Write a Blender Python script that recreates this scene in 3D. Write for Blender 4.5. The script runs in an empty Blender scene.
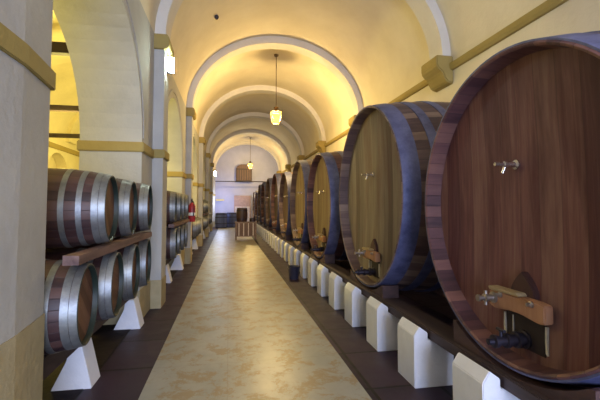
import bpy, bmesh, math, random
from mathutils import Vector, Matrix
random.seed(4)
PI = math.pi
C = bpy.context.scene.collection
S = bpy.context.scene

# ------------------------------------------------------------------ helpers
def link_obj(name, bm, mat, parent=None, smooth=False, angle=None):
    me = bpy.data.meshes.new(name)
    bmesh.ops.recalc_face_normals(bm, faces=bm.faces)
    bm.to_mesh(me); bm.free()
    if smooth:
        me.polygons.foreach_set('use_smooth', [True]*len(me.polygons))
        if angle is not None:
            me.set_sharp_from_angle(angle=math.radians(angle))
    if mat: me.materials.append(mat)
    o = bpy.data.objects.new(name, me)
    C.objects.link(o)
    if parent: o.parent = parent
    return o

def tag(o, label, cat, group=None):
    o['label'] = label; o['category'] = cat
    if group: o['group'] = group
    return o

def struct(o):
    o['kind'] = 'structure'
    return o

def thing(name, label, cat, loc=(0, 0, 0), rz=0, group=None):
    o = bpy.data.objects.new(name, None)
    o.empty_display_size = .1
    C.objects.link(o)
    o.location = loc; o.rotation_euler = (0, 0, rz)
    return tag(o, label, cat, group)

def box(bm, x0, x1, y0, y1, z0, z1, bevel=0):
    t = bmesh.new()
    vs = [t.verts.new((x, y, z)) for x in (x0, x1) for y in (y0, y1) for z in (z0, z1)]
    for f in ((0,1,3,2),(4,6,7,5),(0,4,5,1),(2,3,7,6),(0,2,6,4),(1,5,7,3)):
        t.faces.new([vs[i] for i in f])
    if bevel:
        bmesh.ops.bevel(t, geom=list(t.edges), offset=bevel, segments=2, affect='EDGES')
    merge(bm, t)

def merge(bm, t):
    me = bpy.data.meshes.new('tmp'); t.to_mesh(me); t.free()
    bm.from_mesh(me); bpy.data.meshes.remove(me)

def prism(bm, pts, a, b, axis='x', bevel=0):
    """polygon pts extruded from a to b; axis x: pts=(y,z), y: pts=(x,z), z: pts=(x,y)"""
    t = bmesh.new()
    def mk(p, k):
        return {'x': (k, p[0], p[1]), 'y': (p[0], k, p[1]), 'z': (p[0], p[1], k)}[axis]
    v0 = [t.verts.new(mk(p, a)) for p in pts]
    v1 = [t.verts.new(mk(p, b)) for p in pts]
    t.faces.new(v0); t.faces.new(v1[::-1])
    n = len(pts)
    for i in range(n):
        t.faces.new((v0[i], v1[i], v1[(i+1) % n], v0[(i+1) % n]))
    bmesh.ops.recalc_face_normals(t, faces=t.faces)
    if bevel:
        bmesh.ops.bevel(t, geom=list(t.edges), offset=bevel, segments=2, affect='EDGES')
    merge(bm, t)

def lathe_x(bm, prof, n=64, closed=False, cap0=False, cap1=False, mat=None):
    """profile of (x, r) revolved round the X axis"""
    t = bmesh.new()
    rings = []
    for (x, r) in prof:
        if r < 1e-6:
            rings.append([t.verts.new((x, 0, 0))])
        else:
            rings.append([t.verts.new((x, r*math.cos(2*PI*i/n), r*math.sin(2*PI*i/n))) for i in range(n)])
    m = len(rings)
    rng = range(m if closed else m-1)
    for k in rng:
        A, B = rings[k], rings[(k+1) % m]
        for i in range(n):
            j = (i+1) % n
            if len(A) == 1 and len(B) == 1: continue
            if len(A) == 1: t.faces.new((A[0], B[i], B[j]))
            elif len(B) == 1: t.faces.new((A[i], B[0], A[j]))
            else: t.faces.new((A[i], B[i], B[j], A[j]))
    if cap0: t.faces.new(rings[0])
    if cap1: t.faces.new(rings[-1])
    bmesh.ops.recalc_face_normals(t, faces=t.faces)
    if mat is not None: bmesh.ops.transform(t, matrix=mat, verts=t.verts)
    merge(bm, t)

RZ2 = Matrix.Rotation(-PI/2, 4, 'Y')      # local x axis -> world z axis
def lathe_z(bm, prof, n=32, off=(0, 0, 0), **k):
    """profile of (z, r) revolved round a vertical axis"""
    lathe_x(bm, prof, n, mat=Matrix.Translation(off) @ RZ2, **k)

def tube(bm, a, b, r, n=12, r2=None):
    a, b = Vector(a), Vector(b); d = b-a
    M = Matrix.Translation(a) @ d.to_track_quat('X', 'Z').to_matrix().to_4x4()
    lathe_x(bm, [(0, r), (d.length, r if r2 is None else r2)], n, cap0=True, cap1=True, mat=M)

def area(name, loc, rot, sx, sy, e, col):
    l = bpy.data.lights.new(name, 'AREA'); l.shape = 'RECTANGLE'; l.size = sx; l.size_y = sy; l.energy = e; l.color = col
    o = bpy.data.objects.new(name, l); o.location = loc; o.rotation_euler = rot; C.objects.link(o); return o
def point(name, loc, e, col, r=.15):
    l = bpy.data.lights.new(name, 'POINT'); l.energy = e; l.color = col; l.shadow_soft_size = r
    o = bpy.data.objects.new(name, l); o.location = loc; C.objects.link(o); return o

# ------------------------------------------------------------------ materials
def new_mat(name, rough=.7, metal=0, spec=.5):
    m = bpy.data.materials.new(name); m.use_nodes = True
    nt = m.node_tree; b = nt.nodes['Principled BSDF']
    b.inputs['Roughness'].default_value = rough
    b.inputs['Metallic'].default_value = metal
    b.inputs['Specular IOR Level'].default_value = spec
    return m, nt, b

def N(nt, typ, **kw):
    n = nt.nodes.new(typ)
    for k, v in kw.items():
        if k in n.inputs: n.inputs[k].default_value = v
        else: setattr(n, k, v)
    return n

def math_n(nt, op, a, b=None, c=None):
    n = nt.nodes.new('ShaderNodeMath'); n.operation = op
    for i, v in enumerate((a, b, c)):
        if v is None: continue
        if isinstance(v, (int, float)): n.inputs[i].default_value = v
        else: nt.links.new(v, n.inputs[i])
    return n.outputs[0]

def ramp(nt, fac, stops):
    r = nt.nodes.new('ShaderNodeValToRGB')
    els = r.color_ramp.elements
    while len(els) < len(stops): els.new(.5)
    for e, (p, c) in zip(els, stops):
        e.position = p; e.color = (*c, 1)
    nt.links.new(fac, r.inputs[0])
    return r.outputs[0]

def mix(nt, fac, a, b, mode='MIX'):
    n = nt.nodes.new('ShaderNodeMix'); n.data_type = 'RGBA'; n.blend_type = mode
    for sock, v in ((n.inputs[0], fac), (n.inputs[6], a), (n.inputs[7], b)):
        if isinstance(v, (int, float)): sock.default_value = v
        elif isinstance(v, tuple): sock.default_value = (*v, 1)
        else: nt.links.new(v, sock)
    return n.outputs[2]

def coords(nt, scale=(1, 1, 1)):
    tc = nt.nodes.new('ShaderNodeTexCoord'); mp = nt.nodes.new('ShaderNodeMapping')
    mp.inputs['Scale'].default_value = scale
    nt.links.new(tc.outputs['Object'], mp.inputs[0])
    return mp.outputs[0]

def noise(nt, vec, scale, detail=4, rough=.55, dist=0):
    n = N(nt, 'ShaderNodeTexNoise', Scale=scale, Detail=detail, Roughness=rough, Distortion=dist)
    nt.links.new(vec, n.inputs['Vector']); return n.outputs['Fac']

def bump(nt, b, h, strength=.3, dist=.01):
    n = N(nt, 'ShaderNodeBump', Strength=strength, Distance=dist)
    nt.links.new(h, n.inputs['Height']); nt.links.new(n.outputs[0], b.inputs['Normal'])

def plaster(name, c1, c2, rough=.85, sc=1.3, spec=.2):
    m, nt, b = new_mat(name, rough, spec=spec)
    v = coords(nt)
    f = noise(nt, v, sc, 6, .6)
    col = ramp(nt, f, [(.3, c1), (.7, c2)])
    nt.links.new(col, b.inputs['Base Color'])
    bump(nt, b, noise(nt, v, 14, 6, .6), .35, .02)
    return m

def wood(name, c1, c2, axis='y', sc=1, rough=.6):
    m, nt, b = new_mat(name, rough)
    s = {'x': (1.2, 14, 14), 'y': (14, 1.2, 14), 'z': (14, 14, 1.2)}[axis]
    v = coords(nt, s)
    f = noise(nt, v, sc, 6, .6, .6)
    nt.links.new(ramp(nt, f, [(.3, c1), (.7, c2)]), b.inputs['Base Color'])
    bump(nt, b, f, .3, .01)
    return m

def plain(name, col, rough=.6, metal=0, var=.15):
    m, nt, b = new_mat(name, rough, metal)
    v = coords(nt)
    f = noise(nt, v, 9, 5)
    lo = tuple(c*(1-var) for c in col); hi = tuple(min(1, c*(1+var)) for c in col)
    nt.links.new(ramp(nt, f, [(.3, lo), (.7, hi)]), b.inputs['Base Color'])
    return m

def emit(name, col, s):
    m, nt, b = new_mat(name)
    b.inputs['Base Color'].default_value = (*col, 1)
    b.inputs['Emission Color'].default_value = (*col, 1)
    b.inputs['Emission Strength'].default_value = s
    return m

def plank_head(name, cols, w=.15, stain=(.10, .03, .035), stain_amt=.3):
    """vertical head boards; board index from local y, grain along local z"""
    m, nt, b = new_mat(name, .62, spec=.3)
    tc = nt.nodes.new('ShaderNodeTexCoord'); sp = nt.nodes.new('ShaderNodeSeparateXYZ')
    nt.links.new(tc.outputs['Object'], sp.inputs[0])
    oi = nt.nodes.new('ShaderNodeObjectInfo')
    u = math_n(nt, 'DIVIDE', sp.outputs['Y'], w)
    u = math_n(nt, 'ADD', u, math_n(nt, 'MULTIPLY', oi.outputs['Random'], 9.0))
    idx = math_n(nt, 'FLOOR', u)
    fr = math_n(nt, 'FRACT', u)
    wn = nt.nodes.new('ShaderNodeTexWhiteNoise'); wn.noise_dimensions = '1D'
    nt.links.new(idx, wn.inputs['W'])
    mp = nt.nodes.new('ShaderNodeMapping'); mp.inputs['Scale'].default_value = (1, 22, 1.1)
    nt.links.new(tc.outputs['Object'], mp.inputs[0])
    cmb = nt.nodes.new('ShaderNodeVectorMath'); cmb.operation = 'ADD'
    nt.links.new(mp.outputs[0], cmb.inputs[0])
    cx = nt.nodes.new('ShaderNodeCombineXYZ'); nt.links.new(math_n(nt, 'MULTIPLY', wn.outputs[0], 40), cx.inputs[2])
    nt.links.new(cx.outputs[0], cmb.inputs[1])
    g = noise(nt, cmb.outputs[0], 1.0, 8, .65, .8)
    t = math_n(nt, 'ADD', math_n(nt, 'MULTIPLY', g, .7), math_n(nt, 'MULTIPLY', wn.outputs[0], .38))
    col = ramp(nt, t, [(.33, cols[0]), (.52, cols[1]), (.70, cols[2])])
    # wine stains running down: stretched noise
    mp2 = nt.nodes.new('ShaderNodeMapping'); mp2.inputs['Scale'].default_value = (1, 3.2, .55)
    nt.links.new(tc.outputs['Object'], mp2.inputs[0])
    sn = noise(nt, mp2.outputs[0], 1.3, 5, .6)
    sf = math_n(nt, 'MULTIPLY', ramp_f(nt, sn, .48, .68), stain_amt)
    col = mix(nt, sf, col, stain)
    gap = ramp_f(nt, math_n(nt, 'ABSOLUTE', math_n(nt, 'SUBTRACT', fr, .5)), .485, .5)
    col = mix(nt, math_n(nt, 'MULTIPLY', gap, .6), col, tuple(c*.3 for c in cols[0]))
    nt.links.new(col, b.inputs['Base Color'])
    h = math_n(nt, 'SUBTRACT', math_n(nt, 'MULTIPLY', g, .3), gap)
    bump(nt, b, h, .4, .006)
    return m

def ramp_f(nt, v, a, b):
    n = nt.nodes.new('ShaderNodeMapRange')
    n.inputs['From Min'].default_value = a; n.inputs['From Max'].default_value = b
    nt.links.new(v, n.inputs['Value']); return n.outputs[0]

def stave_mat(name, cols, count=60, rough=.6):
    """staves counted by angle round local X, grain along X"""
    m, nt, b = new_mat(name, rough)
    tc = nt.nodes.new('ShaderNodeTexCoord'); sp = nt.nodes.new('ShaderNodeSeparateXYZ')
    nt.links.new(tc.outputs['Object'], sp.inputs[0])
    oi = nt.nodes.new('ShaderNodeObjectInfo')
    ang = math_n(nt, 'ARCTAN2', sp.outputs['Z'], sp.outputs['Y'])
    u = math_n(nt, 'MULTIPLY', ang, count/(2*PI))
    idx = math_n(nt, 'ADD', math_n(nt, 'FLOOR', u), math_n(nt, 'MULTIPLY', oi.outputs['Random'], 77.0))
    fr = math_n(nt, 'FRACT', u)
    wn = nt.nodes.new('ShaderNodeTexWhiteNoise'); wn.noise_dimensions = '1D'
    nt.links.new(math_n(nt, 'FLOOR', idx), wn.inputs['W'])
    g = noise(nt, coords(nt, (2, 16, 16)), 1, 6, .6, .4)
    t = math_n(nt, 'ADD', math_n(nt, 'MULTIPLY', g, .55), math_n(nt, 'MULTIPLY', wn.outputs[0], .5))
    col = ramp(nt, t, [(.25, cols[0]), (.5, cols[1]), (.8, cols[2])])
    gap = ramp_f(nt, math_n(nt, 'ABSOLUTE', math_n(nt, 'SUBTRACT', fr, .5)), .47, .5)
    col = mix(nt, math_n(nt, 'MULTIPLY', gap, .75), col, tuple(c*.25 for c in cols[0]))
    nt.links.new(col, b.inputs['Base Color'])
    bump(nt, b, math_n(nt, 'SUBTRACT', math_n(nt, 'MULTIPLY', g, .3), gap), .5, .008)
    return m

def hoop_mat(name, c1, c2, rough, metal):
    m, nt, b = new_mat(name, rough, metal)
    v = coords(nt, (1, 1, 1))
    f = noise(nt, v, 5, 8, .7)
    nt.links.new(ramp(nt, f, [(.35, c1), (.65, c2)]), b.inputs['Base Color'])
    bump(nt, b, noise(nt, v, 26, 5), .25, .004)
    return m

M = {}
M['white'] = plaster('lime plaster', (.41, .405, .39), (.52, .515, .48))
M['vault'] = plaster('cream vault plaster', (.66, .585, .435), (.77, .70, .54), sc=.9)
M['rib'] = plaster('rib whitewash', (.62, .59, .54), (.72, .69, .63))
M['sidewall'] = plaster('side aisle plaster', (.70, .62, .40), (.80, .72, .48))
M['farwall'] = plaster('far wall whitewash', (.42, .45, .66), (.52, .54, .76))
M['ochre'] = plaster('ochre paint', (.31, .235, .075), (.40, .31, .115))
M['tan'] = plaster('tan plinth paint', (.36, .30, .17), (.45, .38, .23), sc=4)
M['block'] = plaster('white block paint', (.76, .78, .85), (.84, .86, .93), sc=5, spec=.3)

M['bay_shade'] = plaster('painted bay shade', (.012, .009, .012), (.028, .02, .024), sc=3)  # near-black colour standing in for shade on the bay floor
def floor_slate():
    m, nt, b = new_mat('dark slate paving', .5, spec=.3)
    v = coords(nt)
    br = N(nt, 'ShaderNodeTexBrick', Scale=1.0)
    br.inputs['Color1'].default_value = (.026, .015, .032, 1); br.inputs['Color2'].default_value = (.066, .040, .070, 1)
    br.inputs['Mortar'].default_value = (.006, .004, .006, 1)
    br.inputs['Mortar Size'].default_value = .016; br.inputs['Brick Width'].default_value = .62
    br.inputs['Row Height'].default_value = .82; br.offset = .0
    nt.links.new(v, br.inputs['Vector'])
    f = noise(nt, v, 3.5, 7, .65)
    col = mix(nt, .75, br.outputs['Color'], ramp(nt, f, [(.35, (.45, .42, .48)), (.7, (1, .95, 1))]), 'MULTIPLY')
    nt.links.new(col, b.inputs['Base Color'])
    nt.links.new(ramp_f(nt, f, -.4, 1.3), b.inputs['Roughness'])
    bump(nt, b, math_n(nt, 'SUBTRACT', math_n(nt, 'MULTIPLY', f, .5), br.outputs['Fac']), .4, .01)
    return m
M['slate'] = floor_slate()

def walk():
    m, nt, b = new_mat('worn pale stone walkway', .5, spec=.5)
    v = coords(nt)
    f1 = noise(nt, coords(nt, (1.3, 1, 1)), 1.5, 9, .68, .3)
    f2 = noise(nt, coords(nt, (1.2, 1.15, 1)), 3.1, 12, .78, .25)
    col = ramp(nt, f1, [(.3, (.32, .33, .30)), (.62, (.43, .43, .37))])
    col = mix(nt, math_n(nt, 'MULTIPLY', ramp_f(nt, f2, .495, .565), .7), col, (.34, .22, .08))
    br = N(nt, 'ShaderNodeTexBrick', Scale=1.0)
    br.inputs['Mortar Size'].default_value = .006; br.inputs['Brick Width'].default_value = 2.4
    br.inputs['Row Height'].default_value = 1.35; br.offset = 0
    nt.links.new(v, br.inputs['Vector'])
    col = mix(nt, math_n(nt, 'MULTIPLY', br.outputs['Fac'], .25), col, (.25, .2, .13))
    nt.links.new(col, b.inputs['Base Color'])
    nt.links.new(ramp_f(nt, f2, -.5, 2.2), b.inputs['Roughness'])
    bump(nt, b, f2, .15, .006)
    return m
M['walk'] = walk()

M['stave_red'] = stave_mat('plum red cask staves', [(.05, .022, .03), (.12, .052, .058), (.22, .105, .09)], 64)
M['stave_tan'] = stave_mat('weathered brown cask staves', [(.065, .038, .045), (.14, .088, .082), (.24, .17, .14)], 64)
M['head_1'] = plank_head('red brown head boards', [(.080, .028, .036), (.150, .063, .064), (.215, .115, .100)], .17, (.06, .016, .024), .75)
M['head_2'] = plank_head('olive tan head boards', [(.105, .078, .066), (.17, .132, .108), (.235, .19, .155)], .15, (.13, .055, .045), .6)
M['head_3'] = plank_head('honey tan head boards', [(.13, .09, .068), (.20, .148, .105), (.265, .205, .145)], .15, (.14, .06, .045), .5)
M['head_4'] = plank_head('plum brown head boards', [(.07, .045, .048), (.12, .08, .08), (.17, .12, .115)], .15, (.06, .02, .03), .5)
M['hoop_blue'] = hoop_mat('slate blue painted hoop iron', (.06, .07, .17), (.145, .16, .32), .5, .15)
M['hoop_dark'] = hoop_mat('dark painted hoop iron', (.03, .028, .05), (.07, .06, .10), .45, .3)
M['bar_wood'] = wood('orange brown crossbar wood', (.30, .14, .075), (.42, .22, .12), 'z')
M['bar_pale'] = wood('pale cleat wood', (.30, .22, .12), (.40, .31, .18), 'y')
M['door_dark'] = wood('wine dark door wood', (.035, .014, .016), (.07, .028, .026), 'z')
M['recess'] = plain('near black hollow wood', (.02, .012, .014), .7)
M['streak'] = plain('tartrate crust', (.5, .46, .38), .8, 0, .3)
M['brass'] = plain('dull tap metal', (.42, .38, .36), .35, .9)
M['iron'] = plain('dark iron', (.045, .04, .06), .4, .7)
M['chrome'] = plain('bright tap metal', (.75, .70, .66), .25, .95)
M['barrel_stave'] = stave_mat('dark oak barrel staves', [(.028, .012, .015), (.06, .028, .028), (.10, .05, .044)], 26, .5)
M['barrel_head'] = plank_head('brown oak barrel head', [(.085, .04, .026), (.14, .07, .045), (.19, .10, .065)], .08, (.05, .02, .02), .4)
M['galv'] = hoop_mat('galvanised hoop', (.18, .19, .21), (.33, .35, .35), .46, .7)
M['chime'] = plain('black green chime', (.010, .022, .018), .5)
M['rail'] = wood('reddish brown rail wood', (.09, .048, .045), (.24, .145, .125), 'y')
M['rail_dark'] = wood('dark beam wood', (.028, .018, .022), (.065, .04, .042), 'y')
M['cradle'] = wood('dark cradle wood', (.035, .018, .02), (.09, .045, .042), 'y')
M['tie'] = plain('dark tie beam iron', (.03, .018, .016), .6)
def glow_glass():
    m, nt, b = new_mat('warm lantern glass')
    e = N(nt, 'ShaderNodeEmission'); e.inputs[0].default_value = (1, .48, .07, 1); e.inputs[1].default_value = 4.5
    tr = nt.nodes.new('ShaderNodeBsdfTransparent'); mx = nt.nodes.new('ShaderNodeMixShader'); mx.inputs[0].default_value = .45
    nt.links.new(tr.outputs[0], mx.inputs[1]); nt.links.new(e.outputs[0], mx.inputs[2])
    nt.links.new(mx.outputs[0], nt.nodes['Material Output'].inputs[0])
    nt.nodes.remove(b)
    return m
M['lamp_glow'] = glow_glass()
M['lamp_iron'] = plain('lantern brown iron', (.12, .07, .03), .5, .5)
M['flood'] = emit('cold flood lens', (.80, 1, .88), 170)
M['red'] = plain('extinguisher red', (.42, .025, .035), .35)
M['white_label'] = plain('white label', (.8, .8, .78), .5)
M['black'] = plain('black rubber', (.02, .02, .022), .5)
M['blue_vat'] = stave_mat('blue grey vat staves', [(.06, .08, .20), (.10, .13, .32), (.15, .18, .42)], 24)
M['shutter'] = wood('brown shutter wood', (.09, .05, .045), (.17, .10, .085), 'z')
M['pink_door'] = plain('faded pink paint', (.46, .33, .33), .7)
M['pale_door'] = plain('pale lower panel', (.60, .54, .56), .7)
M['yellow'] = plain('yellow paint', (.75, .60, .18), .6)
M['table'] = wood('brown table wood', (.14, .09, .08), (.27, .19, .17), 'x')
M['bucket'] = plain('dark blue bucket plastic', (.03, .03, .055), .4)

# ------------------------------------------------------------------ setting
Y_BACK, Y_END = -7.0, 31.0
PIT = 4.70
PIERS = [(.95 + PIT*k, 2.68 + PIT*k) for k in range(-1, 7)]    # pier extents along the aisle
XW0, XW1 = -2.0, -1.20
SPR = 4.36                                    # springing of the nave vault
CX, HW, RISE = 1.415, 2.615, 2.26
XR = CX + HW

bm = bmesh.new()
box(bm, -6.6, 5.0, Y_BACK-.5, Y_END+.5, -.3, 0)
struct(link_obj('floor', bm, M['slate']))
bm = bmesh.new(); box(bm, -5.99, -1.24, Y_BACK+.1, Y_END-.1, 0, .004)  # thin dark sheet: shade under the barrels and aisle put into colour
struct(link_obj('floor_shade', bm, M['bay_shade']))
bm = bmesh.new()
box(bm, -.72, 1.17, Y_BACK+.2, Y_END-.6, 0, .012)
struct(link_obj('walkway', bm, M['walk']))

# arcade wall: piers and semicircular arches in one outline
ARCH_R = (PIT - 1.73)/2
pts = []
ys = [p for p in PIERS]
yA = max(Y_BACK, ys[0][0]-3.0)
pts.append((yA, SPR)); pts.append((yA, 0))
cur = []
for i, (a, b) in enumerate(ys):
    if i == 0:
        pts.append((b, 0))
    else:
        pa = ys[i-1][1]
        c = (pa + a)/2
        for k in range(0, 25):
            th = PI - PI*k/24
            pts.append((c + ARCH_R*math.cos(th), 2.48 + ARCH_R*math.sin(th)))
        pts.append((a, 0))
        bb = min(b, Y_END)
        pts.append((bb, 0))
pts.append((Y_END+.1, 0)) if ys[-1][1] < Y_END else None
pts.append((max(Y_END+.1, ys[-1][1]), SPR))
bm = bmesh.new()
prism(bm, pts, XW0, XW1, 'x')
for (a, b) in ys:
    if b > Y_END: continue
    if abs(a-.95) < .1: prism(bm, [(XW1-.02, a), (-1.08, a), (-1.08, 2.25), (-1.13, 2.68), (XW1-.02, 2.68)], 0, SPR, 'z')
    else: box(bm, XW1-.02, -1.04, a+.75, a+1.20, 0, SPR-.2, .006)
struct(link_obj('wall_left', bm, M['white']))
# thin archivolt line round every arcade arch
n_trim = 1
for i in range(1, len(ys)):
    c = (ys[i-1][1] + ys[i][0])/2
    if c > Y_END - 1: continue
    bm = bmesh.new()
    o_, i_ = [], []
    for k in range(0, 33):
        th = PI*k/32
        o_.append((c + (ARCH_R+.10)*math.cos(th), 2.55 + (ARCH_R+.10)*math.sin(th)))
        i_.append((c + (ARCH_R+.05)*math.cos(th), 2.55 + (ARCH_R+.05)*math.sin(th)))
    prism(bm, o_ + i_[::-1], XW1-.01, XW1+.012, 'x')
    struct(link_obj('trim_%d' % n_trim, bm, M['white'])); n_trim += 1
# ochre string course round each pier, plinth paint, capital
for (a, b) in ys:
    if b > Y_END: continue
    near = abs(a-.95) < .1
    bm = bmesh.new()
    box(bm, XW0-.03, XW1+.03, a-.03, b+.03, 2.35, 2.49, .012)
    if near: prism(bm, [(XW1, a-.03), (-1.06, a-.03), (-1.06, 2.25), (-1.11, 2.71), (XW1, 2.71)], 2.345, 2.465, 'z', .006)
    else: box(bm, XW1, -1.01, a+.72, a+1.23, 2.36, 2.50, .012)
    struct(link_obj('trim_%d' % n_trim, bm, M['ochre'])); n_trim += 1
    bm = bmesh.new()
    h = .93 if near else .44
    box(bm, XW0-.008, XW1+.008, a-.008, b+.008, 0, h, .003)
    if near: prism(bm, [(XW1, a-.008), (-1.074, a-.008), (-1.074, 2.25), (-1.124, 2.686), (XW1, 2.686)], 0, h, 'z')
    else: box(bm, XW1, -1.032, a+.742, a+1.208, 0, h, .003)
    struct(link_obj('baseboard_left', bm, M['tan']))
    bm = bmesh.new()
    prism(bm, [(XW1-.02, 4.12), (-1.0, 4.12), (-.965, 4.17), (-.965, 4.30), (-1.0, 4.36), (XW1-.02, 4.36)], a+.70, a+1.25, 'y', .008)
    struct(link_obj('trim_%d' % n_trim, bm, M['ochre'])); n_trim += 1

# right wall with string course, and corbels
bm = bmesh.new(); box(bm, XR, XR+.5, Y_BACK, Y_END, 0, SPR)
struct(link_obj('wall_right', bm, M['vault']))
bm = bmesh.new()
prism(bm, [(XR+.01, 4.09), (XR-.05, 4.09), (XR-.08, 4.13), (XR-.08, 4.21), (XR+.01, 4.21)], Y_BACK, Y_END, 'y')
struct(link_obj('trim_%d' % n_trim, bm, M['ochre'])); n_trim += 1
for (a, b) in ys:
    if b > Y_END: continue
    bm = bmesh.new()
    prism(bm, [(XR+.01, 3.84), (XR-.12, 3.87), (XR-.17, 3.95), (XR-.21, 4.05), (XR-.30, 4.12), (XR-.33, 4.18), (XR-.33, 4.36), (XR+.01, 4.36)], a+.68, a+1.27, 'y', .02)
    struct(link_obj('trim_%d' % n_trim, bm, M['ochre'])); n_trim += 1

def vault_shell(bm, cx, hw, rise, z0, y0, y1, th, n=48, hw_o=None, rise_o=None):
    inn, out = [], []
    ho, ro = (hw+th if hw_o is None else hw_o), (rise+th if rise_o is None else rise_o)
    for k in range(n+1):
        t = PI*k/n
        inn.append((cx + hw*math.cos(t), z0 + rise*math.sin(t)))
        out.append((cx + ho*math.cos(t), z0 + ro*math.sin(t)))
    t_ = bmesh.new()
    L = inn + out[::-1]
    a = [t_.verts.new((p[0], y0, p[1])) for p in L]; b = [t_.verts.new((p[0], y1, p[1])) for p in L]
    m = len(L)
    for i in range(m):
        j = (i+1) % m
        t_.faces.new((a[i], b[i], b[j], a[j]))
    for i in range(n):
        t_.faces.new((a[i], a[i+1], a[m-2-i], a[m-1-i]))
        t_.faces.new((b[i], b[i+1], b[m-2-i], b[m-1-i]))
    merge(bm, t_)
bm = bmesh.new(); vault_shell(bm, CX, HW, RISE, SPR, Y_BACK, Y_END, .3)
struct(link_obj('ceiling', bm, M['vault'], smooth=True, angle=40))
for (a, b) in ys:
    if b > Y_END: continue
    bm = bmesh.new()
    vault_shell(bm, CX, HW-.17, RISE-.21, SPR, a+.75, a+1.20, .24)
    struct(link_obj('trim_%d' % n_trim, bm, M['rib'], smooth=True, angle=40)); n_trim += 1

# end wall, back wall with a wide doorway behind the camera
arcp = lambda n=40: [(CX + (HW+.1)*math.cos(PI*k/n), SPR + (RISE+.1)*math.sin(PI*k/n)) for k in range(n+1)]
bm = bmesh.new()
prism(bm, [(-1.4, 0), (XR+.1, 0)] + arcp(), Y_END, Y_END+.4, 'y')
struct(link_obj('wall_far', bm, M['farwall']))
bm = bmesh.new()
prism(bm, [(-2.0, 0), (-.8, 0), (-.8, 3.6), (3.4, 3.6), (3.4, 0), (XR+.1, 0)] + arcp() + [(-2.0, SPR)], Y_BACK-.4, Y_BACK, 'y')
struct(link_obj('wall_back', bm, M['white']))

# side aisle behind the arcade
bm = bmesh.new()
pts = [(Y_BACK, 0)]
for k in range(-1, 7):
    c = .6 + PIT*k + 4.7*.0 + .3
    c = 15.0 + PIT*(k-3)
    if c+1 > Y_END or c-1 < Y_BACK: continue
    pts += [(c-.9, 0)] + [(c-.9*math.cos(PI*j/16), 2.6+.9*math.sin(PI*j/16)) for j in range(17)] + [(c+.9, 0)]
pts += [(Y_END, 0), (Y_END, 3.99), (Y_BACK, 3.99)]
prism(bm, pts, -6.35, -6.0, 'x')
box(bm, -6.6, -6.36, Y_BACK, Y_END, 0, 3.99)
struct(link_obj('wall_outer', bm, M['sidewall']))
bm = bmesh.new(); vault_shell(bm, -4.0, 2.0, 1.85, 3.99, Y_BACK, Y_END, .3)
struct(link_obj('ceiling_aisle', bm, M['sidewall'], smooth=True, angle=40))
for (a, b) in ys:
    if b > Y_END: continue
    bm = bmesh.new(); vault_shell(bm, -4.0, 1.86, 1.70, 3.99, a+.5, a+1.3, .16)
    struct(link_obj('trim_%d' % n_trim, bm, M['sidewall'], smooth=True, angle=40)); n_trim += 1
bm = bmesh.new(); box(bm, -6.0, -5.97, Y_BACK, Y_END, .005, 1.25)  # added dark strip, paints shade along the foot of the aisle wall
struct(link_obj('wall_shade_outer', bm, M['cradle']))
bm = bmesh.new(); box(bm, -6.0, -5.92, Y_BACK, Y_END, 3.60, 3.76)
struct(link_obj('trim_%d' % n_trim, bm, M['ochre'])); n_trim += 1
bm = bmesh.new()
ca = [(-4 + 2.1*math.cos(PI*k/24), 3.8 + 2.05*math.sin(PI*k/24)) for k in range(25)]
prism(bm, [(-6.3, 0), (-2.0, 0), (-2.0, 3.8)] + ca + [(-6.3, 3.8)], Y_END, Y_END+.3, 'y')
prism(bm, [(-6.3, 0), (-2.0, 0), (-2.0, 3.8)] + ca + [(-6.3, 3.8)], Y_BACK-.3, Y_BACK, 'y')
struct(link_obj('wall_aisle_end', bm, M['sidewall']))
where = ['nearest the camera, thickest looking', 'in the middle of the three', 'furthest back of the three']
for i, (y, h) in enumerate(((5.75, .15), (9.35, .12), (13.05, .12))):
    bm = bmesh.new(); box(bm, -6.0, -2.0, y, y+.14, 3.76-h/2+.04, 3.76+h/2+.04, .01)
    tag(link_obj('tie_beam', bm, M['tie']), 'dark tie beam across the yellow side aisle, ' + where[i], 'beam', 'tie beams of the side aisle')

# long low masonry footing behind the casks
bm = bmesh.new(); box(bm, 3.75, 4.02, .3, 30.4, 0, .41)
struct(link_obj('trim_%d' % n_trim, bm, M['cradle'])); n_trim += 1

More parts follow.
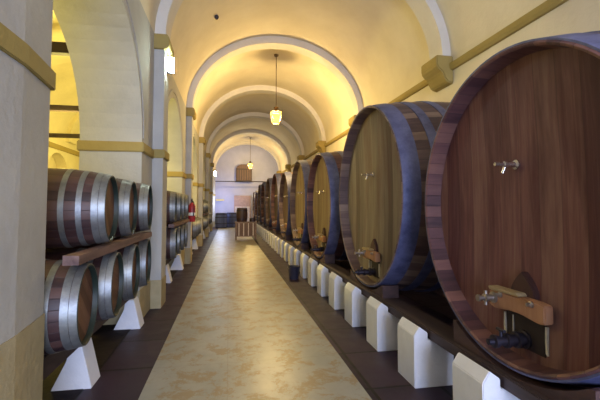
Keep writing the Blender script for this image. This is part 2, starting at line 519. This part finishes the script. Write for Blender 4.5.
# ------------------------------------------------------------------ great casks
X0 = 1.80
BEAM_TOP = .50
ordn = ['nearest', 'second', 'third', 'fourth', 'fifth', 'sixth', 'seventh', 'eighth', 'ninth', 'tenth', 'eleventh']
def cask(i, y, R, Rb, L, head_m, stave_m, hoop_m, hardware=True):
    f = lambda x: R + (Rb-R)*(1-(2*x/L-1)**2)
    zc = BEAM_TOP + f(.20) + .014
    looks = ['huge red-brown wooden cask cut by the right edge of the photo, nearest the camera',
             'huge tan-headed cask with wide blue hoops, second from the camera',
             'great cask with honey tan head, third from the camera',
             'great cask with pale tan head, fourth from the camera']
    lab = looks[i] if i < 4 else 'dark great cask with slate blue hoops, %s from the camera on the right' % ordn[i]
    t = thing('wine_cask', lab, 'cask', (X0, y, zc), 0, 'great casks along the right wall')
    rec = .145; th = .036
    n = 96
    prof = [(rec+.02, R-th-.004), (rec, R-th), (0.012, R-th+.008), (0, R-th+.02), (0, R-.012), (.01, R)]
    K = 22
    prof += [(L*k/K if k else .02, f(L*k/K)) for k in range(0, K+1)]
    prof[6] = (.03, f(.03))
    prof[-1] = (L-.01, R)
    prof += [(L, R-.012), (L, R-th+.02), (L-rec, R-th), (L-rec-.02, R-th-.004)]
    bm = bmesh.new(); lathe_x(bm, prof, n)
    link_obj('stave_body', bm, stave_m, t, True, 35)
    # heads: slightly dished disc
    for k, (xh, nm) in enumerate(((rec, 'head'), (L-rec, 'rear_head'))):
        bm = bmesh.new()
        sgn = 1 if k == 0 else -1
        lathe_x(bm, [(xh+sgn*.03, 0), (xh+sgn*.03, R*.4), (xh+sgn*.012, R*.75), (xh, R-th+.002), (xh+sgn*.05, R-th+.002), (xh+sgn*.06, 0)], n)
        link_obj(nm, bm, head_m, t, True, 30)
    # hoops
    for (a, b) in ((.008, .20), (.36, .47), (.66, .76), (L-.76, L-.66), (L-.47, L-.36), (L-.20, L-.008)):
        bm = bmesh.new()
        lathe_x(bm, [(a, f(a)-.003), (a, f(a)+.010), (b, f(b)+.010), (b, f(b)-.003)], n, closed=True)
        h = link_obj('hoop', bm, hoop_m, t, True, 30)
    if not hardware: return t
    HX = rec + .028                      # face of the head boards
    # sampling tap above the middle
    bm = bmesh.new()
    kz = .29
    ky = .07
    lathe_x(bm, [(HX, 0), (HX, .035), (HX-.012, .035), (HX-.02, .02), (HX-.03, .018), (HX-.06, .016), (HX-.065, .022), (HX-.10, .022), (HX-.105, .014), (HX-.17, .013), (HX-.17, 0)],
            16, mat=Matrix.Translation((0, ky, kz)))
    link_obj('sampling_tap', bm, M['chrome'], t, True, 40)
    bm = bmesh.new(); tube(bm, (HX-.085, ky, kz-.005), (HX-.10, ky+.015, kz-.06), .012)
    link_obj('tap_lever', bm, M['chrome'], t, True, 40)
    # man door: hollow below the bar, ogive shutter top above it
    zb = -(R - .395)                       # centre line of the crossbar
    dw = .17
    def ogive(w, z0, z1, zt):
        p = [(-w, z0), (w, z0), (w, z1)]
        for k in range(1, 8):
            s = k/8
            p.append((w*(1-s**1.5), z1 + (zt-z1)*s**.9))
        p.append((0, zt))
        for k in range(7, 0, -1):
            s = k/8
            p.append((-w*(1-s**1.5), z1 + (zt-z1)*s**.9))
        p.append((-w, z1))
        return p
    HF = rec + .014
    zlow = -(R-.10)
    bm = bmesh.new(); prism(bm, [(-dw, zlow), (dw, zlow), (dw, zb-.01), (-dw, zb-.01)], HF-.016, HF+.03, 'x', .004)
    link_obj('door_recess', bm, M['recess'], t)  # near-black slab set on the head below the bar
    bm = bmesh.new(); prism(bm, ogive(.11, zb+.02, zb+.07, zb+.215), HF-.030, HF+.03, 'x', .008)
    link_obj('man_door', bm, M['door_dark'], t)
    # crossbar
    bm = bmesh.new()
    prism(bm, [(-.25, zb-.065), (-.20, zb-.075), (-.05, zb-.055), (.05, zb-.055), (.20, zb-.075), (.25, zb-.06), (.25, zb+.045), (.19, zb+.055), (-.19, zb+.055), (-.25, zb+.045)], HF-.09, HF-.022, 'x', .008)
    bar = link_obj('crossbar', bm, M['bar_wood'], t)
    bm = bmesh.new(); prism(bm, [(-.05, zb+.058), (.24, zb+.05), (.25, zb+.075), (-.03, zb+.078)], HF-.10, HF-.022, 'x', .004)
    link_obj('bar_cleat', bm, M['bar_pale'], t)
    for yy in (-.15, .13):
        bm = bmesh.new()
        lathe_x(bm, [(HF-.09, .02), (HF-.10, .02), (HF-.105, .012), (HF-.125, .012), (HF-.125, 0)], 8, mat=Matrix.Translation((0, yy, zb+.035)))
        link_obj('bolt', bm, M['brass'], bar)
    # small cock at far end of the bar
    bm = bmesh.new()
    yk = .20
    lathe_x(bm, [(HF-.085, 0), (HF-.085, .04), (HF-.10, .04), (HF-.105, .022), (HF-.14, .020), (HF-.145, .03), (HF-.165, .03), (HF-.17, .016), (HF-.20, .015), (HF-.205, .024), (HF-.22, .024), (HF-.22, 0)],
            14, mat=Matrix.Translation((0, yk, zb)))
    tube(bm, (HF-.155, yk, zb-.05), (HF-.155, yk, zb+.05), .012)
    link_obj('small_cock', bm, M['brass'], t, True, 40)
    # streaks of crust beside the hollow
    for yy, w in ((dw+.012, .010), (-dw-.012, .009), (dw-.07, .006)):
        bm = bmesh.new(); zs = zb-.10; ze = zlow+.02
        prism(bm, [(yy-w, ze), (yy+w*.6, ze+.01), (yy+w, (zs+ze)/2), (yy+w*.5, zs), (yy-w*.5, zs), (yy-w*.7, (zs+ze)/2)], HF-.022, HF+.01, 'x')
        link_obj('crust_streak', bm, M['streak'], t)
    # drain tap
    bm = bmesh.new()
    zt = zlow + .062
    lathe_x(bm, [(HF-.01, 0), (HF-.01, .06), (HF-.03, .06), (HF-.035, .045), (HF-.06, .042), (HF-.065, .054), (HF-.09, .054), (HF-.095, .038), (HF-.14, .036), (HF-.145, .048), (HF-.165, .048), (HF-.17, .032), (HF-.22, .03), (HF-.225, .042), (HF-.25, .042), (HF-.255, .022), (HF-.29, .02), (HF-.29, 0)],
            20, mat=Matrix.Translation((0, 0, zt)))
    dt = link_obj('drain_tap', bm, M['iron'], t, True, 40)
    bm = bmesh.new(); tube(bm, (HF-.195, 0, zt+.02), (HF-.195, 0, zt+.07), .011); tube(bm, (HF-.195, -.035, zt+.07), (HF-.195, .035, zt+.07), .011)
    link_obj('tap_handle', bm, M['iron'], dt, True, 40)
    return t

specs = [(2.29, 1.045, 1.165, 'head_1', 'stave_red'), (5.00, 1.195, 1.295, 'head_2', 'stave_tan'), (7.82, 1.07, 1.16, 'head_3', 'stave_red'),
         (10.25, 1.14, 1.21, 'head_3', 'stave_tan')]
yy = 10.25
for k in range(4, 11):
    yy += 2.66
    specs.append((yy, 1.09 if k == 4 else 1.18 if k < 9 else 1.05, 1.18 if k == 4 else 1.26 if k < 9 else 1.12, 'head_4', 'stave_red' if k % 2 else 'stave_tan'))
for i, (y, R, Rb, hm, sm) in enumerate(specs):
    cask(i, y, R, Rb, 2.2, M[hm], M[sm], M['hoop_blue'], True)
    # saddles
    for (xa, nm) in ((X0+.01, 'front'), (X0+2.2-.21, 'rear')):
        r0 = R + (Rb-R)*(1-(2*.20/2.2-1)**2)
        r = r0 + .013
        w = .62
        pts = [(y-w, BEAM_TOP)]
        zc = BEAM_TOP + r0 + .014
        pts = [(y+w, BEAM_TOP-.001), (y+w, zc - math.sqrt(r*r-w*w) - .02)]
        for q in range(0, 17):
            s = w - .03 - (2*w-.06)*q/16
            pts.append((y+s, max(BEAM_TOP+.001, zc - math.sqrt(r*r-s*s))))
        pts += [(y-w, zc - math.sqrt(r*r-w*w) - .02), (y-w, BEAM_TOP-.001)]
        bm = bmesh.new(); prism(bm, pts, xa, xa+.2, 'x')
        tag(link_obj('cask_cradle', bm, M['cradle']), 'dark curved wooden cradle under the %s of the great cask %s' % (nm, 'nearest the camera' if i == 0 else ordn[i] + ' from the camera'), 'cradle', 'cradles under the great casks')
for x, nm in ((X0-.035, 'front'), (X0+1.985, 'rear')):
    bm = bmesh.new(); box(bm, x, x+.245, .5, 30.6, .41, BEAM_TOP, .008)
    tag(link_obj('support_beam', bm, M['rail_dark']), 'long dark timber beam carrying the %s of the great casks' % nm, 'beam')

# ------------------------------------------------------------------ white blocks
bw = .35
prof = [(1.62, 0), (1.62, .455), (1.672, .53), (1.75, .475), (1.75, .41), (2.0, .41), (2.0, 0)]
bm = bmesh.new(); prism(bm, prof, -bw/2, bw/2, 'y', .006)
blk = link_obj('support_block', bm, M['block'])
ysb = [1.47, 2.37] + [3.30 + .872*k for k in range(32)]
ysb = [y for y in ysb if y < 30.5]
def ordinal(n):
    words = ['first','second','third','fourth','fifth','sixth','seventh','eighth','ninth','tenth','eleventh','twelfth','thirteenth','fourteenth','fifteenth','sixteenth','seventeenth','eighteenth','nineteenth','twentieth']
    if n <= 20: return words[n-1]
    if n < 30: return 'twenty-' + words[n-21]
    return 'thirtieth' if n == 30 else 'thirty-' + words[n-31]
cnt = 0
for i, y in enumerate(ysb):
    if y < 2.0: continue
    o = blk if cnt == 0 else blk.copy()
    if cnt: C.objects.link(o)
    cnt += 1
    o.location = (random.uniform(-.006, .006), y+.085, 0); o.rotation_euler = (0, 0, 0)
    tag(o, 'white painted masonry support block with pointed top, %s along the row from the camera' % ordinal(cnt), 'block', 'white support blocks under the great casks')

# ------------------------------------------------------------------ barrels on the left
def barrel(loc, label):
    L, R, Rb = .95, .283, .336
    f = lambda x: R + (Rb-R)*(1-(2*x/L-1)**2)
    t = thing('wine_barrel', label, 'barrel', loc, PI, 'small barrels stacked on the left')   # local +x runs back from the head
    n = 48
    prof = [(.03, R-.010)] + [(.03, f(.03))] + [(.03+(L-.06)*k/14, f(.03+(L-.06)*k/14)) for k in range(1, 15)] + [(L-.03, R-.010)]
    bm = bmesh.new(); lathe_x(bm, prof, n); link_obj('stave_body', bm, M['barrel_stave'], t, True, 35)
    for a, sg, nm, hn in ((0, 1, 'chime', 'head'), (L, -1, 'rear_chime', 'rear_head')):
        bm = bmesh.new()
        lathe_x(bm, [(a+sg*.062, R-.014), (a+sg*.004, R-.012), (a, R-.009), (a, R-.002), (a+sg*.006, R+.001), (a+sg*.031, R+.002)], n)
        link_obj(nm, bm, M['chime'], t, True, 35)
        bm = bmesh.new()
        lathe_x(bm, [(a+sg*.044, 0), (a+sg*.044, R*.5), (a+sg*.040, R-.015), (a+sg*.06, R-.015), (a+sg*.06, 0)], n)
        link_obj(hn, bm, M['barrel_head'], t, True, 30)
    for (a, b) in ((.003, .050), (.053, .100), (.165, .205), (.285, .325), (L-.325, L-.285), (L-.205, L-.165), (L-.100, L-.053), (L-.050, L-.003)):
        bm = bmesh.new(); lathe_x(bm, [(a, f(a)-.003), (a, f(a)+.004), (b, f(b)+.004), (b, f(b)-.003)], n, closed=True)
        link_obj('hoop', bm, M['galv'], t, True, 30)
    return t
proto = None
XH = -1.0
def put_barrel(y, z, label, rx):
    global proto
    if proto is None:
        proto = barrel((XH, y, z), label); r = proto
    else:
        r = proto.copy(); C.objects.link(r)
        for ch in list(proto.children):
            c = ch.copy(); C.objects.link(c); c.parent = r
        r['label'] = label
    r.location = (XH + random.uniform(-.012, .012), y, z)
    r.rotation_euler = (rx, 0, PI + math.radians(4.5))
ZL, ZU = .888, 1.582
bays = ['bay nearest the camera', 'second bay beyond the near pier', 'third bay past the extinguisher', 'fourth bay down the aisle', 'last bay down the aisle']
pos = ['nearest', 'second', 'third', 'furthest']
wedge_prof = [(-1.17, 0), (-1.26, .375), (-1.36, .375), (-1.38, .25), (-1.50, 0)]
wedge0 = None
for bidx in range(5):
    y0 = 2.68 + PIT*bidx; y1 = y0 + 2.97
    low = [3.08, 3.80, 4.51, 5.22] if bidx == 0 else [y0 + .41 + .715*k for k in range(4)]
    up = [3.60, 4.41, 5.22] if bidx == 0 else ([y0 + .41 + .715*k for k in range(4)] if bidx in (1, 3) else [])
    for k, y in enumerate(low):
        put_barrel(y, ZL, 'dark oak barrel, %s of the lower row, %s' % (pos[k], bays[bidx]), random.uniform(0, 6.28))
    for k, y in enumerate(up):
        p_ = ['nearest', 'middle', 'furthest'][k] if len(up) == 3 else pos[k]
        put_barrel(y, ZU, 'dark oak barrel, %s of the upper row, %s' % (p_, bays[bidx]), random.uniform(0, 6.28))
    if up:
        for xa, nm in ((-1.09, 'front'), (-1.935, 'rear')):
            bm = bmesh.new()
            # slightly bowed, rough sawn rail
            m_ = 10; ya, yb = y0 + .16 if bidx == 0 else y0 + .05, (y1 - .30 if bidx == 0 else y1 - .08)
            P = []
            t_ = bmesh.new(); rings = []
            for k in range(m_+1):
                yy_ = ya + (yb-ya)*k/m_
                j = lambda: random.uniform(-.003, .003)
                rings.append([t_.verts.new((xa+dx+j(), yy_, zz+j()*.6)) for dx, zz in ((0, 1.202), (.10, 1.202), (.10, 1.264), (0, 1.266))])
            for k in range(m_):
                for q in range(4):
                    t_.faces.new((rings[k][q], rings[k][(q+1) % 4], rings[k+1][(q+1) % 4], rings[k+1][q]))
            t_.faces.new(rings[0]); t_.faces.new(rings[-1])
            merge(bm, t_)
            tag(link_obj('barrel_rail', bm, M['rail']), 'reddish rail between barrel rows, %s side, %s' % (nm, bays[bidx]), 'rail', 'rails between barrel rows')
    for xa, nm in ((-1.38, 'front'), (-1.70, 'rear')):
        bm = bmesh.new(); box(bm, xa, xa+.12, y0+.04, y1-.04, .38, .545, .006)
        tag(link_obj('bottom_rail', bm, M['rail_dark']), 'dark rail under lower barrels, %s side, %s' % (nm, bays[bidx]), 'rail', 'rails under lower barrels')
    for k, y in enumerate((y0 + 1.17, y0 + 2.83)):
        if wedge0 is None:
            bm = bmesh.new(); prism(bm, wedge_prof, -.125, .125, 'y', .006)
            o = wedge0 = link_obj('wedge_block', bm, M['block'])
            bm = bmesh.new(); prism(bm, [(-1.70, 0), (-1.70, .38), (-1.58, .38), (-1.58, .1), (-1.58, 0)][:4] + [(-1.58, 0)], -.14, .14, 'y')
            rear0 = r = link_obj('rear_block', bm, M['cradle'])  # dark wood here stands in for the shade behind the barrels
        else:
            o = wedge0.copy(); C.objects.link(o); r = rear0.copy(); C.objects.link(r)
        o.location = (.05*k, y, 0); r.location = (-.07, y-.05, 0)
        tag(o, 'white wedge block under barrels, %s one, %s' % (('near', 'far')[k], bays[bidx]), 'block', 'white wedge blocks under the barrels')
        tag(r, 'dark rear block under barrels, %s one, %s' % (('near', 'far')[k], bays[bidx]), 'block', 'rear blocks under the barrels')

# ------------------------------------------------------------------ lanterns
def lantern(y, label, e=720, zl=4.52):
    zt = SPR + RISE - .21 if any(a+.75 < y < a+1.20 for a, b in ys) else SPR + RISE
    t = thing('pendant_lantern', label, 'lamp', (CX+.09, y, zl), 0, 'hanging lanterns')
    bm = bmesh.new(); tube(bm, (0, 0, .34), (0, 0, zt-zl-.01), .012, 8)
    link_obj('hanging_rod', bm, M['lamp_iron'], t)
    bm = bmesh.new(); lathe_z(bm, [(zt-zl-.06, .02), (zt-zl-.05, .07), (zt-zl+.0, .08)], 16, cap0=True, cap1=True)
    link_obj('ceiling_rose', bm, M['lamp_iron'], t, True, 40)
    # glass: tapered four sided body
    bm = bmesh.new(); lathe_z(bm, [(-.19, .15), (.17, .235)], 4, cap0=True, cap1=True)
    bmesh.ops.rotate(bm, cent=(0, 0, 0), matrix=Matrix.Rotation(PI/4, 3, 'Z'), verts=bm.verts)
    link_obj('lamp_glass', bm, M['lamp_glow'], t)
    bm = bmesh.new()
    for s in range(4):
        a = PI/4 + s*PI/2 + PI/4 - PI/4
        c, sn = math.cos(a), math.sin(a)
        tube(bm, (.158*c, .158*sn, -.20), (.243*c, .243*sn, .18), .011, 6)
    for z, r in ((-.20, .158), (.175, .243)):
        P = [(r*math.cos(PI/4+s*PI/2), r*math.sin(PI/4+s*PI/2), z) for s in range(4)]
        for s in range(4): tube(bm, P[s], P[(s+1) % 4], .013, 6)
    link_obj('lamp_frame', bm, M['lamp_iron'], t)
    bm = bmesh.new(); lathe_z(bm, [(.20, .12), (.25, .07), (.29, .06), (.33, .09), (.35, .02)], 16, cap0=True, cap1=True)
    link_obj('lamp_cap', bm, M['lamp_iron'], t, True, 40)
    point('lantern_light', (CX+.09, y, zl-.02), e, (1, .70, .27), .09)
lantern(12.6-.1, 'glowing amber lantern hanging on a long rod, the nearer and larger of two')
lantern(28.2, 'glowing amber lantern hanging far down the vault, the smaller of two', 430)
lantern(-3.2, 'amber lantern hanging from the vault behind the camera', 170)

def flood(x, y, z, label, s=1.0):
    t = thing('flood_light', label, 'lamp', (x, y, z), math.radians(-50), 'cold flood lights')
    bm = bmesh.new(); box(bm, -.05, .02, -.075*s, .075*s, -.17*s, .17*s, .01); link_obj('housing', bm, M['iron'], t)
    bm = bmesh.new(); box(bm, .021, .04, -.065*s, .065*s, -.16*s, .16*s, .004); link_obj('lens', bm, M['flood'], t)
flood(-.985, 6.62, 3.95, 'small bright cold flood light just under the near pier capital', .8)
flood(-1.02, 27.9, 3.90, 'small bright flood light far down on the left wall')

# ------------------------------------------------------------------ fire extinguisher on the second pier
t = thing('fire_extinguisher', 'red fire extinguisher with white label hung on the second pier', 'fire extinguisher', (-1.0, 10.97, 1.17))
bm = bmesh.new(); lathe_z(bm, [(0, .0), (0, .08), (.02, .095), (.42, .095), (.48, .07), (.52, .03), (.53, 0)], 20); link_obj('cylinder_body', bm, M['red'], t, True, 40)
bm = bmesh.new(); lathe_z(bm, [(.17, .0965), (.25, .0965)], 20); link_obj('label_sticker', bm, M['white_label'], t, True)
bm = bmesh.new(); lathe_z(bm, [(.52, .025), (.58, .025)], 12, cap0=True, cap1=True); box(bm, -.02, .02, -.12, .02, .57, .60); box(bm, -.02, .02, -.10, .02, .61, .63); box(bm, -.015, .015, -.01, .01, .59, .62); link_obj('valve_handle', bm, M['black'], t)
bm = bmesh.new()
P = [Vector((.03, -.03, .56)), Vector((.06, -.10, .50)), Vector((.07, -.12, .35)), Vector((.05, -.115, .15))]
for a, b in zip(P, P[1:]): tube(bm, a, b, .014, 8)
link_obj('hose', bm, M['black'], t)
bm = bmesh.new(); box(bm, -.10, .02, .088, .112, .2, .45); link_obj('wall_bracket', bm, M['red'], t)

bm = bmesh.new(); lathe_z(bm, [(-.10, 0), (-.10, .03), (-.07, .05), (-.03, .05), (0, .02), (.06, .02), (.06, 0)], 12)
tag(link_obj('ceiling_hook', bm, M['iron'], None, True, 40), 'tiny dark hook boss on the bare cream vault', 'hook').location = (-.32, 9.0, 6.06)

# bucket on the floor by the white blocks
t = thing('bucket', 'small dark blue bucket on the slate floor beside the white blocks', 'bucket', (1.42, 8.45, 0))
bm = bmesh.new(); lathe_z(bm, [(.0, 0), (.0, .10), (.26, .135), (.275, .145), (.275, .13), (.26, .125), (.03, .09), (.03, 0)], 24)
link_obj('bucket_body', bm, M['bucket'], t, True, 40)
bm = bmesh.new()
P = [Vector((.14*math.cos(a), .0 + .05, .262 - .0 + 0) ) if False else Vector((.142*math.cos(a), -.10*math.sin(a), .262-.05*math.sin(a))) for a in [PI*k/12 for k in range(13)]]
for a, b in zip(P, P[1:]): tube(bm, a, b, .005, 6)
link_obj('bucket_handle', bm, M['brass'], t)

# ------------------------------------------------------------------ far end
# shuttered window and tie rod
t = bpy.data.objects.new('window_1', None); C.objects.link(t); t.location = (1.15, Y_END, 3.55); struct(t)
bm = bmesh.new()
prism(bm, [(-.62, 0), (.62, 0), (.62, 1.0), (.5, 1.22), (.25, 1.34), (-.25, 1.34), (-.5, 1.22), (-.62, 1.0)], -.34, .0, 'y', .01)
link_obj('shutter_box', bm, M['shutter'], t)
bm = bmesh.new()
for k in range(7): box(bm, -.60+.19*k, -.54+.19*k, -.37, -.34, .02, 1.0)
box(bm, -.62, .62, -.38, -.34, .0, .08); box(bm, -.62, .62, -.38, -.34, .92, 1.0)
link_obj('slat_frame', bm, M['rail_dark'], t)
bm = bmesh.new(); tube(bm, (-1.2, 30.2, 3.5), (XR, 30.2, 3.5), .035, 8)
tag(link_obj('tie_rod', bm, M['iron']), 'thin dark iron tie rod across the aisle before the far wall', 'tie rod')
# faded door
t = bpy.data.objects.new('door_1', None); C.objects.link(t); t.location = (1.05, Y_END, 0); struct(t)
bm = bmesh.new(); box(bm, -.66, .66, -.14, 0, 0, 2.42, .01); box(bm, -.55, .55, -.17, -.1, 1.62, 2.30, .01); link_obj('door_frame', bm, M['pink_door'], t)
bm = bmesh.new(); box(bm, -.58, -.02, -.19, -.13, .05, 1.56, .01); box(bm, .02, .58, -.19, -.13, .05, 1.56, .01); link_obj('door_leaf', bm, M['pale_door'], t)
bm = bmesh.new(); box(bm, 0, .62, -.30, 0, 0, .09, .01)
o = tag(link_obj('wall_strip', bm, M['yellow']), 'small yellow shelf on the white far wall', 'strip'); o.location = (-1.0, Y_END, 2.02)  # plain yellow bar in place of a sign strip, not a real ledge

def vat(x, y, r, h, label, mat, name='upright_vat', z=0, hoops=3, group=None):
    t = thing(name, label, 'barrel' if 'barrel' in name else 'vat', (x, y, z), 0, group)
    f = lambda s: r*(.88 + .12*math.sin(PI*s))
    bm = bmesh.new()
    lathe_x(bm, [(0, 0), (0, f(0))] + [(h*k/10, f(k/10)) for k in range(1, 11)] + [(h, f(1)-.03), (h-.04, f(1)-.035), (h-.04, 0)], 32)
    b = link_obj('stave_body', bm, mat, t, True, 35); b.rotation_euler = (0, -PI/2, 0)
    for s in ([.04, .3, .7, .92] if hoops > 2 else [.2, .8]):
        bm = bmesh.new(); lathe_x(bm, [(h*s-.025, f(s)-.004), (h*s-.025, f(s)+.006), (h*s+.025, f(s)+.006), (h*s+.025, f(s)-.004)], 32, closed=True)
        b = link_obj('hoop', bm, M['iron'], t, True, 35); b.rotation_euler = (0, -PI/2, 0)
vat(-.55, 28.6, .44, 1.10, 'blue grey upright vat on the floor at far left end', M['blue_vat'], group='blue grey vats at the far end')
vat(.20, 29.2, .40, 1.12, 'darker blue grey upright vat standing right of the first', M['blue_vat'], group='blue grey vats at the far end')
# cask cart table
t = thing('display_table', 'brown slatted wooden counter table at the far end of the walkway', 'table', (.80, 18.6, .012))
bm = bmesh.new(); box(bm, -.52, .52, -.35, .35, .78, .84, .008); link_obj('table_top', bm, M['table'], t)
for sx in (-1, 1):
    for sy in (-1, 1):
        bm = bmesh.new(); box(bm, sx*.46-.03, sx*.46+.03, sy*.30-.03, sy*.30+.03, 0, .78, .004); link_obj('leg', bm, M['table'], t)
bm = bmesh.new(); box(bm, -.5, .5, -.33, .33, .16, .20, .004); link_obj('lower_shelf', bm, M['table'], t)
for k in range(4):
    bm = bmesh.new(); box(bm, -.33+.22*k-.02, -.33+.22*k+.02, -.345, -.325, .20, .78); link_obj('slat', bm, M['pale_door'], t)
bm = bmesh.new(); box(bm, -.43, .43, -.32, -.30, .20, .78); link_obj('front_panel', bm, M['shutter'], t)
for sx in (-1, 1):
    bm = bmesh.new(); box(bm, sx*.45-.012, sx*.45+.012, -.27, .27, .20, .78); link_obj('side_panel', bm, M['shutter'], t)
vat(.62, 18.65, .27, .66, 'small dark barrel standing upright on the brown table', M['barrel_stave'], 'upright_barrel', .853, 2)
vat(1.12, 18.6, .15, .16, 'low dark keg tub on the right side of the brown table', M['barrel_stave'], 'keg_tub', .856, 2)

# ------------------------------------------------------------------ light
# daylight through the wide doorway behind the camera
area('doorway_daylight', (1.3, Y_BACK-.1, 1.8), (math.radians(90), 0, 0), 4.2, 3.6, 900, (.60, .70, 1.0))
# side aisle lamps
for i, (y, e) in enumerate(((3.9, 75), (9.3, 400), (14.5, 160), (20, 120), (26, 100))):
    point('aisle_lamp', (-2.8 if i == 0 else -3.6, y, 3.0), e, (1, .80, .22), .12)
# daylight by the far door on the left
point('far_door_light', (-.6, 29.2, 1.9), 95, (.62, .70, 1.0), .3)

w = bpy.data.worlds.new('world'); S.world = w; w.use_nodes = True
bg = w.node_tree.nodes['Background']; bg.inputs[0].default_value = (.7, .78, 1, 1); bg.inputs[1].default_value = .4

# ------------------------------------------------------------------ camera
cam = bpy.data.cameras.new('camera'); co = bpy.data.objects.new('camera', cam); C.objects.link(co)
cam.sensor_width = 36; cam.lens = 385/600*36; cam.clip_start = .05; cam.clip_end = 200
yaw = math.atan(71/385); pitch = math.radians(2.7)
cam.shift_y = -(385*math.tan(pitch) - 6)/600
co.location = (0, 0, 1.6); co.rotation_euler = (math.radians(90)+pitch, 0, -yaw)
S.camera = co
S.view_settings.view_transform = 'Standard'
try: S.view_settings.look = 'None'
except Exception: pass
S.view_settings.exposure = .18; S.view_settings.gamma = 1; S.view_settings.use_curve_mapping = False
